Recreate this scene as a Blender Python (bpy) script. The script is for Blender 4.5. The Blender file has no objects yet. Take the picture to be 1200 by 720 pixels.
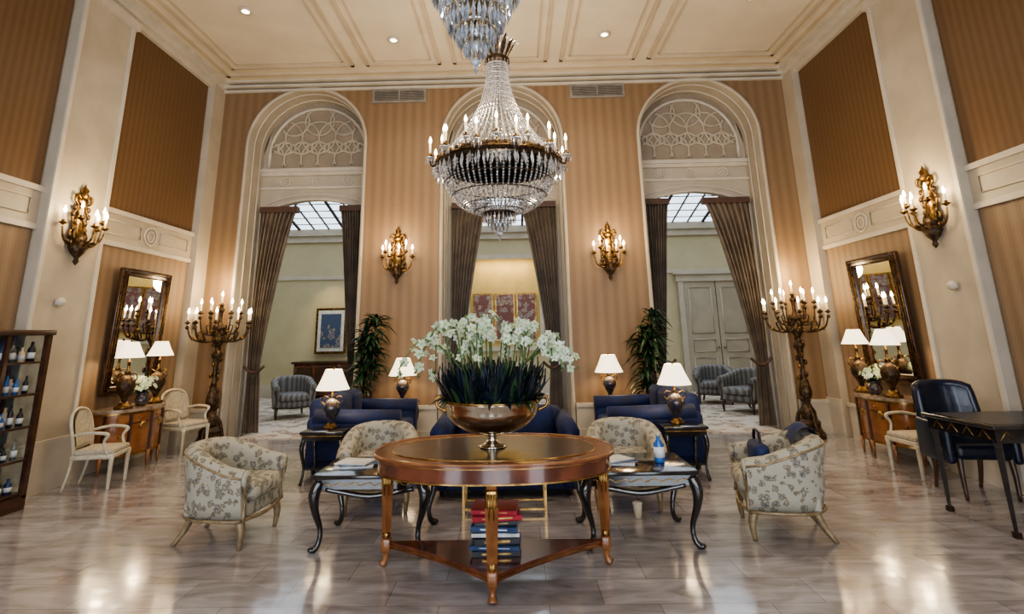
import bpy, bmesh, math, random
from math import sin, cos, pi, radians, sqrt
from mathutils import Vector, Matrix
random.seed(7)
R = random.uniform
TAU = 2*pi
try:
    bpy.context.scene.view_settings.look = 'AgX - Medium High Contrast'
except Exception: pass

# ------------------------------------------------------------------ materials
def mk(name, col, rough=.5, metal=0., col2=None, scale=8., bump=0., emit=None, es=0., trans=0., coat=0., sheen=0., lo=.4, hi=.6, detail=3.):
    m = bpy.data.materials.new(name); m.use_nodes = True
    nt = m.node_tree; N = nt.nodes; L = nt.links
    p = N['Principled BSDF']
    p.inputs['Base Color'].default_value = (*col, 1)
    p.inputs['Roughness'].default_value = rough
    p.inputs['Metallic'].default_value = metal
    p.inputs['Transmission Weight'].default_value = trans
    p.inputs['Coat Weight'].default_value = coat
    p.inputs['Coat Roughness'].default_value = .08
    p.inputs['Sheen Weight'].default_value = sheen
    if emit:
        p.inputs['Emission Color'].default_value = (*emit, 1)
        p.inputs['Emission Strength'].default_value = es
    if col2 is None:
        col2 = tuple(c*.82 for c in col)
    tc = N.new('ShaderNodeTexCoord'); nz = N.new('ShaderNodeTexNoise')
    nz.inputs['Scale'].default_value = scale; nz.inputs['Detail'].default_value = detail
    L.new(tc.outputs['Object'], nz.inputs['Vector'])
    cr = N.new('ShaderNodeValToRGB')
    cr.color_ramp.elements[0].position = lo; cr.color_ramp.elements[0].color = (*col, 1)
    cr.color_ramp.elements[1].position = hi; cr.color_ramp.elements[1].color = (*col2, 1)
    L.new(nz.outputs['Fac'], cr.inputs['Fac']); L.new(cr.outputs['Color'], p.inputs['Base Color'])
    if bump:
        b = N.new('ShaderNodeBump'); b.inputs['Strength'].default_value = bump; b.inputs['Distance'].default_value = .01
        L.new(nz.outputs['Fac'], b.inputs['Height']); L.new(b.outputs['Normal'], p.inputs['Normal'])
    return m

def stripes(name, axis, c1, c2, period=.16, rough=.55):
    m = bpy.data.materials.new(name); m.use_nodes = True
    nt = m.node_tree; N = nt.nodes; L = nt.links; p = N['Principled BSDF']
    g = N.new('ShaderNodeNewGeometry'); s = N.new('ShaderNodeSeparateXYZ'); L.new(g.outputs['Position'], s.inputs[0])
    a = N.new('ShaderNodeMath'); a.operation = 'MULTIPLY'; a.inputs[1].default_value = TAU/period; L.new(s.outputs[axis], a.inputs[0])
    b = N.new('ShaderNodeMath'); b.operation = 'SINE'; L.new(a.outputs[0], b.inputs[0])
    a2 = N.new('ShaderNodeMath'); a2.operation = 'MULTIPLY'; a2.inputs[1].default_value = TAU/(period*.25); L.new(s.outputs[axis], a2.inputs[0])
    b2 = N.new('ShaderNodeMath'); b2.operation = 'SINE'; L.new(a2.outputs[0], b2.inputs[0])
    k = N.new('ShaderNodeMath'); k.operation = 'MULTIPLY_ADD'; k.inputs[1].default_value = .35; L.new(b2.outputs[0], k.inputs[0]); L.new(b.outputs[0], k.inputs[2])
    nz = N.new('ShaderNodeTexNoise'); nz.inputs['Scale'].default_value = 14; L.new(g.outputs['Position'], nz.inputs['Vector'])
    k2 = N.new('ShaderNodeMath'); k2.operation = 'ADD'; L.new(k.outputs[0], k2.inputs[0]); L.new(nz.outputs['Fac'], k2.inputs[1])
    r = N.new('ShaderNodeMapRange'); r.inputs[1].default_value = -1; r.inputs[2].default_value = 2; L.new(k2.outputs[0], r.inputs[0])
    mx = N.new('ShaderNodeMix'); mx.data_type = 'RGBA'; L.new(r.outputs[0], mx.inputs['Factor'])
    mx.inputs['A'].default_value = (*c1, 1); mx.inputs['B'].default_value = (*c2, 1)
    L.new(mx.outputs['Result'], p.inputs['Base Color']); p.inputs['Roughness'].default_value = rough
    return m

def marble():
    m = bpy.data.materials.new('marble_tile'); m.use_nodes = True
    nt = m.node_tree; N = nt.nodes; L = nt.links; p = N['Principled BSDF']
    g = N.new('ShaderNodeNewGeometry')
    br = N.new('ShaderNodeTexBrick'); br.offset = .5
    br.inputs['Scale'].default_value = 1; br.inputs['Brick Width'].default_value = .62; br.inputs['Row Height'].default_value = .31
    br.inputs['Mortar Size'].default_value = .003; br.inputs['Mortar Smooth'].default_value = .3
    br.inputs['Color1'].default_value = (.33, .305, .305, 1); br.inputs['Color2'].default_value = (.46, .435, .44, 1); br.inputs['Mortar'].default_value = (.21, .19, .19, 1)
    L.new(g.outputs['Position'], br.inputs['Vector'])
    mp = N.new('ShaderNodeMapping'); mp.inputs['Scale'].default_value = (1, 3.2, 1); L.new(g.outputs['Position'], mp.inputs[0])
    nz = N.new('ShaderNodeTexNoise'); nz.inputs['Scale'].default_value = 2.6; nz.inputs['Detail'].default_value = 9; nz.inputs['Distortion'].default_value = .9
    L.new(mp.outputs[0], nz.inputs['Vector'])
    cr = N.new('ShaderNodeValToRGB'); e = cr.color_ramp.elements
    e[0].position = .3; e[0].color = (.50, .46, .44, 1); e[1].position = .66; e[1].color = (1.15, 1.15, 1.17, 1)
    L.new(nz.outputs['Fac'], cr.inputs['Fac'])
    mx = N.new('ShaderNodeMix'); mx.data_type = 'RGBA'; mx.blend_type = 'MULTIPLY'; mx.inputs['Factor'].default_value = .85
    L.new(br.outputs['Color'], mx.inputs['A']); L.new(cr.outputs['Color'], mx.inputs['B'])
    L.new(mx.outputs['Result'], p.inputs['Base Color'])
    p.inputs['Roughness'].default_value = .19
    p.inputs['Coat Weight'].default_value = .8; p.inputs['Coat Roughness'].default_value = .10; p.inputs['Coat IOR'].default_value = 1.6
    bp = N.new('ShaderNodeBump'); bp.inputs['Strength'].default_value = .18; bp.inputs['Distance'].default_value = .02
    nz2 = N.new('ShaderNodeTexNoise'); nz2.inputs['Scale'].default_value = 3.; L.new(g.outputs['Position'], nz2.inputs['Vector'])
    L.new(nz2.outputs['Fac'], bp.inputs['Height']); L.new(bp.outputs['Normal'], p.inputs['Normal']); L.new(bp.outputs['Normal'], p.inputs['Coat Normal'])
    return m

def voron(name, cols, scale=9., rough=.8, pos=(0, .62, .72, .80, .93), sheen=0.):
    """patterned textile: cells + noise mapped through a ramp"""
    m = bpy.data.materials.new(name); m.use_nodes = True
    nt = m.node_tree; N = nt.nodes; L = nt.links; p = N['Principled BSDF']
    tc = N.new('ShaderNodeTexCoord')
    v = N.new('ShaderNodeTexVoronoi'); v.inputs['Scale'].default_value = scale; L.new(tc.outputs['Object'], v.inputs['Vector'])
    nz = N.new('ShaderNodeTexNoise'); nz.inputs['Scale'].default_value = scale*2.4; nz.inputs['Detail'].default_value = 2; L.new(tc.outputs['Object'], nz.inputs['Vector'])
    ad = N.new('ShaderNodeMath'); ad.operation = 'MULTIPLY_ADD'; ad.inputs[1].default_value = .9
    L.new(nz.outputs['Fac'], ad.inputs[0]); L.new(v.outputs['Distance'], ad.inputs[2])
    cr = N.new('ShaderNodeValToRGB'); cr.color_ramp.interpolation = 'CONSTANT'
    e = cr.color_ramp.elements
    e[0].position = 0; e[0].color = (*cols[0], 1); e[1].position = pos[1]; e[1].color = (*cols[1 % len(cols)], 1)
    for i in range(2, 5):
        q = e.new(pos[i]); q.color = (*cols[i % len(cols)], 1)
    L.new(ad.outputs[0], cr.inputs['Fac']); L.new(cr.outputs['Color'], p.inputs['Base Color'])
    p.inputs['Roughness'].default_value = rough; p.inputs['Sheen Weight'].default_value = sheen
    return m

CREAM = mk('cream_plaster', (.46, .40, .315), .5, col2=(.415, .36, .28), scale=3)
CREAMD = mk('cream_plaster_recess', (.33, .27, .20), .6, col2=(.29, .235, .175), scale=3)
CEIL = mk('ceiling_paint', (.66, .575, .445), .6, col2=(.61, .53, .405), scale=2)
CEILT = mk('ceiling_moulding_paint', (.54, .445, .315), .5, col2=(.48, .395, .28), scale=2)
WHITE = mk('white_trim_paint', (.56, .505, .42), .4, col2=(.51, .46, .38), scale=4)
WP_B = stripes('wallpaper_back', 0, (.190, .116, .058), (.255, .162, .088))
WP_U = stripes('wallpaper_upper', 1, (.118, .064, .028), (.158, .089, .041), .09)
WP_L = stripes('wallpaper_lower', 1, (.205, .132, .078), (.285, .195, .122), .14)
FOY = mk('foyer_wall_paint', (.54, .475, .31), .6, col2=(.50, .44, .28), scale=2)
FLOOR = marble()
CARPET = voron('foyer_carpet_pattern', [(.20, .14, .11), (.45, .38, .30), (.16, .17, .17), (.38, .28, .20), (.5, .45, .38)], 4, .95)
GOLD = mk('gilt_bronze', (.28, .165, .06), .36, 1., (.085, .048, .018), 24, .5)
GOLDB = mk('bright_gilt', (.52, .33, .125), .3, 1., (.28, .16, .055), 15, .2)
ANTQ = mk('antique_giltwood', (.33, .25, .145), .42, .3, (.22, .16, .09), 20, .2)
BRONZE = mk('aged_bronze', (.042, .026, .016), .48, .65, (.15, .09, .04), 28, .5, lo=.45, hi=.72)
DARKM = mk('dark_metal', (.035, .03, .028), .3, .8)
CHROME = mk('silver_gilt', (.78, .74, .64), .14, 1., (.66, .60, .48), 3)
CRYS = mk('crystal', (.80, .80, .82), .06, .25, (.5, .5, .52), 30, trans=.3)
CRYSD = mk('crystal_dark', (.16, .15, .15), .12, .3, (.4, .38, .36), 40)
CRYSB = mk('crystal_blue', (.50, .58, .68), .06, .3, (.85, .9, .95), 25, trans=.3)
CANDLE = mk('candle_sleeve', (.85, .76, .58), .5, emit=(1, .7, .35), es=.5)
BULB = mk('candle_bulb_glow', (1, .85, .6), .4, emit=(1, .78, .46), es=26)
SHADE = mk('lamp_shade_linen', (.9, .82, .66), .8, emit=(1, .82, .56), es=2.1)
WOOD = mk('mahogany', (.17, .048, .021), .2, 0., (.09, .025, .012), 6, coat=.6)
WOODL = mk('satinwood', (.30, .125, .045), .26, 0., (.20, .075, .025), 7, coat=.4)
WOODD = mk('walnut_dark', (.07, .030, .015), .3, 0., (.04, .017, .008), 9, coat=.3)
BLACK = mk('black_lacquer', (.010, .009, .010), .14, 0., (.022, .017, .014), 12, coat=.6)
MARB = mk('console_marble', (.36, .28, .21), .15, 0., (.2, .14, .10), 10)
BLUE = mk('navy_velvet', (.004, .017, .085), .65, 0., (.003, .009, .048), 5, .1, sheen=.04)
BLUEL = mk('navy_leather', (.004, .009, .028), .28, 0., (.003, .005, .015), 12, .2)
FLORAL = voron('floral_brocade', [(.37, .34, .265), (.115, .12, .125), (.33, .30, .23), (.17, .135, .085), (.40, .37, .29)], 17, .75, pos=(0, .54, .69, .77, .88), sheen=.05)
GREYF = stripes('grey_stripe_fabric', 0, (.05, .05, .055), (.24, .225, .21), .08)
CRFAB = mk('cream_fabric', (.46, .40, .31), .8, 0., (.35, .30, .22), 40)
CRWOOD = mk('cream_painted_wood', (.56, .50, .38), .35, 0., (.46, .40, .29), 18)
DRAPE = mk('taupe_drape', (.085, .060, .040), .5, 0., (.135, .098, .066), 5, sheen=.15)
DRAPEH = mk('drape_header', (.07, .035, .022), .6)
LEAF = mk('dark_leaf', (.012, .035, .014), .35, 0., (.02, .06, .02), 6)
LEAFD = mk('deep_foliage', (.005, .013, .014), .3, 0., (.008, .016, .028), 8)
STEM = mk('stem_green', (.10, .17, .05), .5)
PETAL = mk('orchid_petal', (.68, .74, .60), .5, 0., (.46, .58, .36), 20)
MIRROR = mk('mirror_glass', (.82, .83, .80), .02, 1., (.80, .81, .78), 1)
PORC = mk('navy_porcelain', (.02, .025, .05), .12, 0., (.08, .05, .03), 20, coat=.5)
GLASS = mk('clear_glass', (.7, .78, .8), .03, 0., trans=.9)
VENT = mk('vent_metal', (.30, .27, .23), .5, .3)
VENTD = mk('vent_dark', (.03, .025, .02), .7)
BOOKR = mk('book_red', (.40, .015, .03), .4)
BOOKB = mk('book_blue', (.02, .05, .14), .4)
BOOKW = mk('paper_white', (.66, .66, .64), .5)
BOOKK = mk('book_black', (.02, .02, .025), .4)
BOTTLE = mk('bottle_blue', (.05, .2, .6), .15, 0., trans=.3)
LABEL = mk('label_white', (.7, .72, .75), .4)
SOIL = mk('soil', (.04, .025, .015), .9, bump=.5)
ARTB = voron('painting_canvas', [(.10, .13, .22), (.30, .17, .07), (.07, .12, .24), (.32, .26, .16), (.05, .08, .16)], 5, .6, pos=(0, .5, .62, .78, .9))
ARTP = voron('triptych_canvas', [(.20, .15, .17), (.40, .34, .26), (.16, .13, .19), (.36, .30, .24), (.18, .08, .08)], 7, .6, pos=(0, .5, .62, .78, .9))
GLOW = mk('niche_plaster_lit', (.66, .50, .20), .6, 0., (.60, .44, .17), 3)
LEDM = mk('downlight_lens', (1, .9, .7), .4, emit=(1, .88, .68), es=8)
CUPM = mk('paper_cup', (.75, .6, .42), .6)

# ------------------------------------------------------------------ builder
def cr(pts, k=5):
    """catmull-rom resample (any dimension)"""
    P = [tuple(p) for p in pts]
    if len(P) < 3: return P
    out = []
    E = [P[0]]+P+[P[-1]]
    for i in range(1, len(E)-2):
        a, b, c, d = E[i-1], E[i], E[i+1], E[i+2]
        for j in range(k):
            t = j/k
            out.append(tuple(.5*((2*b[n])+(-a[n]+c[n])*t+(2*a[n]-5*b[n]+4*c[n]-d[n])*t*t+(-a[n]+3*b[n]-3*c[n]+d[n])*t**3) for n in range(len(b))))
    out.append(P[-1])
    return out

class B:
    def __init__(s):
        s.v = []; s.f = []; s.m = []; s.s = []; s.mats = []; s.M = Matrix()
    def add(s, vs, fs, mat, smooth=True):
        if mat not in s.mats: s.mats.append(mat)
        k = s.mats.index(mat); b = len(s.v); M = s.M
        s.v += [tuple(M @ Vector(p)) for p in vs]
        for f in fs:
            s.f.append(tuple(i+b for i in f)); s.m.append(k); s.s.append(smooth)
    def box(s, x0, x1, y0, y1, z0, z1, mat, bev=0, seg=3):
        if bev <= 0:
            vs = [(x, y, z) for z in (z0, z1) for y in (y0, y1) for x in (x0, x1)]
            s.add(vs, [(0, 2, 3, 1), (4, 5, 7, 6), (0, 1, 5, 4), (2, 6, 7, 3), (0, 4, 6, 2), (1, 3, 7, 5)], mat, False); return
        bm = bmesh.new(); bmesh.ops.create_cube(bm, size=1)
        for v in bm.verts:
            v.co = Vector(((x0+x1)/2+v.co.x*(x1-x0), (y0+y1)/2+v.co.y*(y1-y0), (z0+z1)/2+v.co.z*(z1-z0)))
        bmesh.ops.bevel(bm, geom=bm.edges[:], offset=bev, segments=seg, profile=.5, affect='EDGES')
        bm.verts.index_update()
        s.add([v.co.copy() for v in bm.verts], [tuple(v.index for v in f.verts) for f in bm.faces], mat, True); bm.free()
    def lathe(s, prof, mat, c=(0, 0, 0), n=20, smooth=True, sx=1, sy=1):
        vs = []; fs = []; c = Vector(c)
        for r, z in prof:
            for i in range(n):
                a = TAU*i/n; vs.append((c.x+r*cos(a)*sx, c.y+r*sin(a)*sy, c.z+z))
        for j in range(len(prof)-1):
            for i in range(n):
                k = (i+1) % n; fs.append((j*n+i, j*n+k, (j+1)*n+k, (j+1)*n+i))
        fs.append(tuple(range(n))[::-1]); fs.append(tuple(range((len(prof)-1)*n, len(prof)*n)))
        s.add(vs, fs, mat, smooth)
    def tube(s, pts, r, mat, n=8, k=0, closed=False):
        if not hasattr(r, '__len__'): r = [r]*len(pts)
        q = [tuple(p)+(rr,) for p, rr in zip(pts, r)]
        if k: q = cr(q, k)
        P = [Vector(p[:3]) for p in q]; rr = [p[3] for p in q]; L = len(P)
        vs = []; fs = []; up = None
        for i in range(L):
            if closed: t = P[(i+1) % L]-P[i-1]
            else: t = P[min(i+1, L-1)]-P[max(i-1, 0)]
            if t.length < 1e-9: t = Vector((0, 0, 1))
            t.normalize()
            if up is None:
                up = Vector((0, 0, 1)) if abs(t.z) < .9 else Vector((1, 0, 0))
            a = up-t*up.dot(t)
            if a.length < 1e-6: a = t.orthogonal()
            a.normalize(); up = a; b = t.cross(a)
            for j in range(n):
                an = TAU*j/n; vs.append(P[i]+(a*cos(an)+b*sin(an))*rr[i])
        for i in range(L if closed else L-1):
            i2 = (i+1) % L
            for j in range(n):
                k2 = (j+1) % n; fs.append((i*n+j, i*n+k2, i2*n+k2, i2*n+j))
        if not closed:
            fs.append(tuple(range(n))[::-1]); fs.append(tuple(range((L-1)*n, L*n)))
        s.add(vs, fs, mat)
    def ball(s, c, r, mat, n=10, m=6):
        if not hasattr(r, '__len__'): r = (r, r, r)
        vs = [(c[0], c[1], c[2]-r[2])]; fs = []
        for j in range(1, m):
            a = -pi/2+pi*j/m
            for i in range(n):
                t = TAU*i/n; vs.append((c[0]+r[0]*cos(a)*cos(t), c[1]+r[1]*cos(a)*sin(t), c[2]+r[2]*sin(a)))
        vs.append((c[0], c[1], c[2]+r[2])); T = len(vs)-1
        for i in range(n):
            k = (i+1) % n
            fs.append((0, 1+k, 1+i))
            for j in range(m-2):
                a = 1+j*n; fs.append((a+i, a+k, a+n+k, a+n+i))
            fs.append((T, 1+(m-2)*n+i, 1+(m-2)*n+k))
        s.add(vs, fs, mat)
    def octa(s, c, r, h, mat):
        x, y, z = c
        s.add([(x, y, z-h), (x+r, y, z), (x, y+r, z), (x-r, y, z), (x, y-r, z), (x, y, z+h)],
              [(0, 2, 1), (0, 3, 2), (0, 4, 3), (0, 1, 4), (5, 1, 2), (5, 2, 3), (5, 3, 4), (5, 4, 1)], mat, False)
    def prism(s, poly, z0, z1, mat, smooth=False):
        n = len(poly); vs = [(x, y, z0) for x, y in poly]+[(x, y, z1) for x, y in poly]
        s.add(vs, [tuple(range(n))[::-1], tuple(range(n, 2*n))], mat, False)
        s.add(vs, [(i, (i+1) % n, n+(i+1) % n, n+i) for i in range(n)], mat, smooth)
    def sheet(s, rows, mat, closed=False):
        nu = len(rows[0]); vs = [p for r in rows for p in r]; fs = []
        for j in range(len(rows)-1):
            for i in range(nu if closed else nu-1):
                k = (i+1) % nu; fs.append((j*nu+i, j*nu+k, (j+1)*nu+k, (j+1)*nu+i))
        s.add(vs, fs, mat)
    def quadxz(s, y, pts, mat):
        s.add([(x, y, z) for x, z in pts], [tuple(range(len(pts)))], mat, False)
    def leaf(s, o, az, L, w, elev, droop, mat, n=6):
        d = Vector((cos(az), sin(az), 0)); sd = Vector((-sin(az), cos(az), 0)); o = Vector(o); rows = []
        for i in range(n+1):
            t = i/n; p = o+d*(L*cos(elev)*t)+Vector((0, 0, L*(sin(elev)*t-droop*t*t)))
            ww = w*max(.06, sin(pi*min(1, t*.9+.08))**.8)
            rows.append([p-sd*ww, p-Vector((0, 0, ww*.5)), p+sd*ww])
        s.sheet(rows, mat)
    def finish(s, name, loc=(0, 0, 0), rz=0., rx=0., parent=None, recalc=True, sc=1.):
        me = bpy.data.meshes.new(name); me.from_pydata(s.v, [], s.f)
        for m in s.mats: me.materials.append(m)
        me.polygons.foreach_set('material_index', s.m); me.polygons.foreach_set('use_smooth', s.s)
        me.update()
        if recalc:
            bm = bmesh.new(); bm.from_mesh(me); bmesh.ops.recalc_face_normals(bm, faces=bm.faces); bm.to_mesh(me); bm.free()
        o = bpy.data.objects.new(name, me); bpy.context.collection.objects.link(o)
        o.location = loc; o.rotation_euler = (rx, 0, rz); o.scale = (sc, sc, sc)
        if parent: o.parent = parent
        return o

def light(name, kind, loc, energy, col=(1, .80, .58), size=.1, parent=None, rot=None, sy=None, spot=None):
    d = bpy.data.lights.new(name, kind); d.energy = energy; d.color = col
    if kind in ('POINT', 'SPOT'): d.shadow_soft_size = size
    if kind == 'SPOT': d.spot_size = spot; d.spot_blend = .8
    if kind == 'AREA':
        d.size = size
        if sy: d.shape = 'RECTANGLE'; d.size_y = sy
    o = bpy.data.objects.new(name, d); bpy.context.collection.objects.link(o); o.location = loc
    if rot: o.rotation_euler = rot
    if parent: o.parent = parent
    return o

# ------------------------------------------------------------------ room shell
XW = 4.85; H = 5.75; YB = 8.3; YI = 8.85; YF = 14.0; YR = -3.5
ARC = [(-3.27, .97), (0.0, .97), (3.25, .97)]; SP = 4.64

b = B(); b.box(-XW-.2, XW+.2, YR-.2, 9.0, -.2, 0, FLOOR); b.box(-8, 8, 9.0, YF+.2, -.2, 0, FLOOR); b.finish('floor')
b = B(); b.box(-7.95, 7.95, 9.07, YF-.15, .001, .012, CARPET)
for cx, r in ARC: b.box(cx-.83, cx+.83, 8.42, 9.07, .001, .012, CARPET)
b.finish('carpet')

# back wall
b = B(); N_ = 28
x = -XW-.1
for cx, r in ARC:
    b.quadxz(YB, [(x, 0), (cx-r, 0), (cx-r, H), (x, H)], WP_B)
    pts = [(cx-r*cos(pi*i/N_), SP+r*sin(pi*i/N_)) for i in range(N_+1)]
    for p, q in zip(pts, pts[1:]): b.quadxz(YB, [p, q, (q[0], H), (p[0], H)], WP_B)
    prof = [(cx-r, 0)]+pts+[(cx+r, 0)]
    b.sheet([[(px, YB, pz), (px, YI, pz)] for px, pz in prof], CREAM)
    # slim raised bead round the opening
    rows = []; y0 = YB-.025; bw = .05
    for i, (px, pz) in enumerate(prof):
        if pz <= SP: ux, uz = (-1 if px < cx else 1), 0
        else:
            ux, uz = (px-cx)/r, (pz-SP)/r
        rows.append([(px, YB, pz), (px, y0, pz), (px+ux*bw*.5, y0-.01, pz+uz*bw*.5), (px+ux*bw, y0, pz+uz*bw), (px+ux*bw, YB, pz+uz*bw)])
    b.sheet(rows, CREAM)
    for yy in (8.46, 8.70):
        b.tube([(px-(px-cx)*.012, yy, pz) for px, pz in prof], .012, WHITE, 6)
    # inner plane with lower opening
    hw = .86
    def seg(xx): return 3.62+.2*(1-(xx/hw)**2)
    b.quadxz(YI, [(cx-r, 0), (cx-hw, 0), (cx-hw, SP), (cx-r, SP)], CREAM)
    b.quadxz(YI, [(cx+hw, 0), (cx+r, 0), (cx+r, SP), (cx+hw, SP)], CREAM)
    for i in range(24):
        xa = -hw+2*hw*i/24; xb = -hw+2*hw*(i+1)/24
        b.quadxz(YI, [(cx+xa, seg(xa)), (cx+xb, seg(xb)), (cx+xb, 4.36), (cx+xa, 4.36)], CREAM)
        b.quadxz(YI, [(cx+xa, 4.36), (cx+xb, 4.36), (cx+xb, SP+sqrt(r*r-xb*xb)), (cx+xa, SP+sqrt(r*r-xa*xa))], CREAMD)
    for sgn in (-1, 1):
        b.add([(cx+sgn*hw, YI, SP), (cx+sgn*r, YI, SP), (cx+sgn*hw, YI, SP+sqrt(r*r-hw*hw))], [(0, 1, 2)], CREAM, False)
    op = [(cx-hw, 0)]+[(cx-hw+2*hw*i/24, seg(-hw+2*hw*i/24)) for i in range(25)]+[(cx+hw, 0)]
    b.sheet([[(px, YI, pz), (px, 9.02, pz)] for px, pz in op], CREAM)
    b.tube([(px, YI-.01, pz) for px, pz in op], .024, WHITE, 6)
    b.tube([(cx-hw-.07, YI-.01, 0.0)]+[(cx+(-hw+2*hw*i/24)*1.08, YI-.01, seg(-hw+2*hw*i/24)+.09) for i in range(25)]+[(cx+hw+.07, YI-.01, 0.0)], .014, WHITE, 6)
    # cornice under tympanum
    b.box(cx-r, cx+r, YI-.10, YI, 4.30, 4.36, WHITE); b.box(cx-r, cx+r, YI-.06, YI, 4.24, 4.30, WHITE); b.box(cx-r, cx+r, YI-.04, YI, 4.0, 4.04, WHITE)
    for k in (-.55, 0, .55):
        b.tube([(cx+k+.08*cos(TAU*i/16), YI-.01, 4.14+.08*sin(TAU*i/16)) for i in range(16)], .014, WHITE, 5, closed=True)
        b.tube([(cx+k+.04*cos(TAU*i/12), YI-.01, 4.14+.04*sin(TAU*i/12)) for i in range(12)], .012, WHITE, 5, closed=True)
    # tympanum tracery: interlaced arcs
    z0 = 4.40; TR = .84
    def inside(px, pz): return pz > z0+.02 and ((px*px+max(0, pz-SP)**2) < TR*TR)
    circles = [(k*.3, z0+.16, .3) for k in range(-3, 4)]+[(k*.3, z0+.55, .3) for k in range(-3, 4)]+[(k*.3, z0+.36, .12) for k in range(-2, 3)]+[(k*.45, z0+.85, .26) for k in (-1, 0, 1)]
    for (ccx, ccz, rr) in circles:
        run = []
        for i in range(41):
            a = TAU*i/40; px = ccx+rr*cos(a); pz = ccz+rr*sin(a)
            if inside(px, pz): run.append((cx+px, YI-.016, pz))
            else:
                if len(run) > 2: b.tube(run, .02, CREAM, 5)
                run = []
        if len(run) > 2: b.tube(run, .02, CREAM, 5)
    b.tube([(cx-TR-.02, YI-.012, z0)]+[(cx-(TR+.02)*cos(pi*i/24), YI-.012, SP+(TR+.02)*sin(pi*i/24)) for i in range(25)]+[(cx+TR+.02, YI-.012, z0), ], .03, WHITE, 6)
    x = cx+r
b.quadxz(YB, [(x, 0), (XW+.1, 0), (XW+.1, H), (x, H)], WP_B)
for xa, xb in ((-8, -4.13), (-2.41, -.86), (.86, 2.39), (4.11, 8)): b.box(xa, xb, 9.0, 9.05, 0, 5.6, FOY)
for cx, r in ARC: b.box(cx-.86, cx+.86, 9.0, 9.05, 3.84, 5.6, FOY)
b.finish('wall_back', recalc=False)

b = B()
for xa, xb in ((-XW, -4.30), (-2.24, -1.03), (1.03, 2.22), (4.28, XW)):
    b.box(xa, xb, YB-.05, YB, 0, .42, WHITE); b.box(xa, xb, YB-.07, YB, .42, .47, WHITE); b.box(xa, xb, YB-.075, YB, 0, .12, WHITE)
b.finish('baseboard_back')

def side_wall(sg, name):
    b = B(); X = XW*sg
    def bx(d0, d1, y0, y1, z0, z1, mat):
        xa, xb = sorted((X-sg*d0, X-sg*d1)); b.box(xa, xb, y0, y1, z0, z1, mat)
    bx(-.2, 0, YR-.2, 9.0, 0, H, CREAM)
    for y0, y1 in ((5.3, 6.1), (1.9, 2.7), (-1.5, -.7)):
        bx(0, .12, y0, y1, 0, H, CREAM)
        bx(.12, .14, y0, y0+.05, .55, H-.25, WHITE); bx(.12, .14, y1-.05, y1, .55, H-.25, WHITE)
        bx(.12, .16, y0-.02, y1+.02, 0, .5, WHITE)
        bx(0, .17, y0-.04, y1+.04, H-.32, H-.21, WHITE)
    bx(0, .12, 7.98, YB, 0, H, CREAM); bx(.12, .15, 7.96, YB, 0, .5, WHITE)
    for y0, y1 in ((6.1, 7.98), (2.7, 5.3), (-.7, 1.9), (YR, -1.5)):
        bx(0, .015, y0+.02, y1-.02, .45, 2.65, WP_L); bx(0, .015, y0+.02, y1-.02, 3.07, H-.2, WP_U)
        bx(0, .05, y0, y1, 2.63, 2.69, WHITE); bx(0, .06, y0, y1, 3.03, 3.09, WHITE); bx(0, .03, y0, y1, 2.69, 3.03, CREAM)
        ym = (y0+y1)/2
        ring = lambda r, t: b.tube([(X-sg*.04, ym+r*cos(TAU*i/20), 2.86+r*sin(TAU*i/20)) for i in range(20)], t, WHITE, 5, closed=True)
        ring(.12, .014); ring(.07, .012)
        for ya, yb in ((y0+.12, ym-.2), (ym+.2, y1-.12)):
            b.tube([(X-sg*.035, ya, 2.78), (X-sg*.035, yb, 2.78), (X-sg*.035, yb, 2.95), (X-sg*.035, ya, 2.95)], .01, WHITE, 5, closed=True)
    return b.finish(name, recalc=False)
side_wall(-1, 'wall_left'); side_wall(1, 'wall_right')
for sg, nm in ((-1, 'baseboard_left'), (1, 'baseboard_right')):
    b = B()
    for y0, y1 in ((6.12, 7.94), (2.74, 5.26), (-.66, 1.86), (YR, -1.54)):
        xa, xb = sorted((sg*XW, sg*(XW-.05))); b.box(xa, xb, y0, y1, 0, .42, WHITE)
        xa, xb = sorted((sg*XW, sg*(XW-.075))); b.box(xa, xb, y0, y1, .42, .46, WHITE)
    b.finish(nm, recalc=False)

# front wall (behind camera) with three tall windows
b = B()
for xa, xb in ((-XW-.2, -3.9), (-2.3, -.8), (.8, 2.3), (3.9, XW+.2)): b.box(xa, xb, YR-.2, YR, 0, H, WP_B)
for xa, xb in ((-3.9, -2.3), (-.8, .8), (2.3, 3.9)):
    b.box(xa, xb, YR-.2, YR, 0, .5, CREAM); b.box(xa, xb, YR-.2, YR, 4.6, H, WP_B)
b.finish('wall_front')
for i, xc in enumerate((-3.1, 0, 3.1)):
    b = B()
    for k in range(4): b.box(xc-.8+k*.53-.02, xc-.8+k*.53+.02, YR-.14, YR-.08, .5, 4.6, WHITE)
    for k in range(6): b.box(xc-.8, xc+.8, YR-.14, YR-.08, .5+k*.81, .54+k*.81, WHITE)
    b.finish('window_%d' % (i+2))
    light('window_daylight', 'AREA', (xc, YR-.3, 2.6), 210, (.80, .88, 1.0), 1.6, rot=(radians(90), 0, 0), sy=4.)

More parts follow.
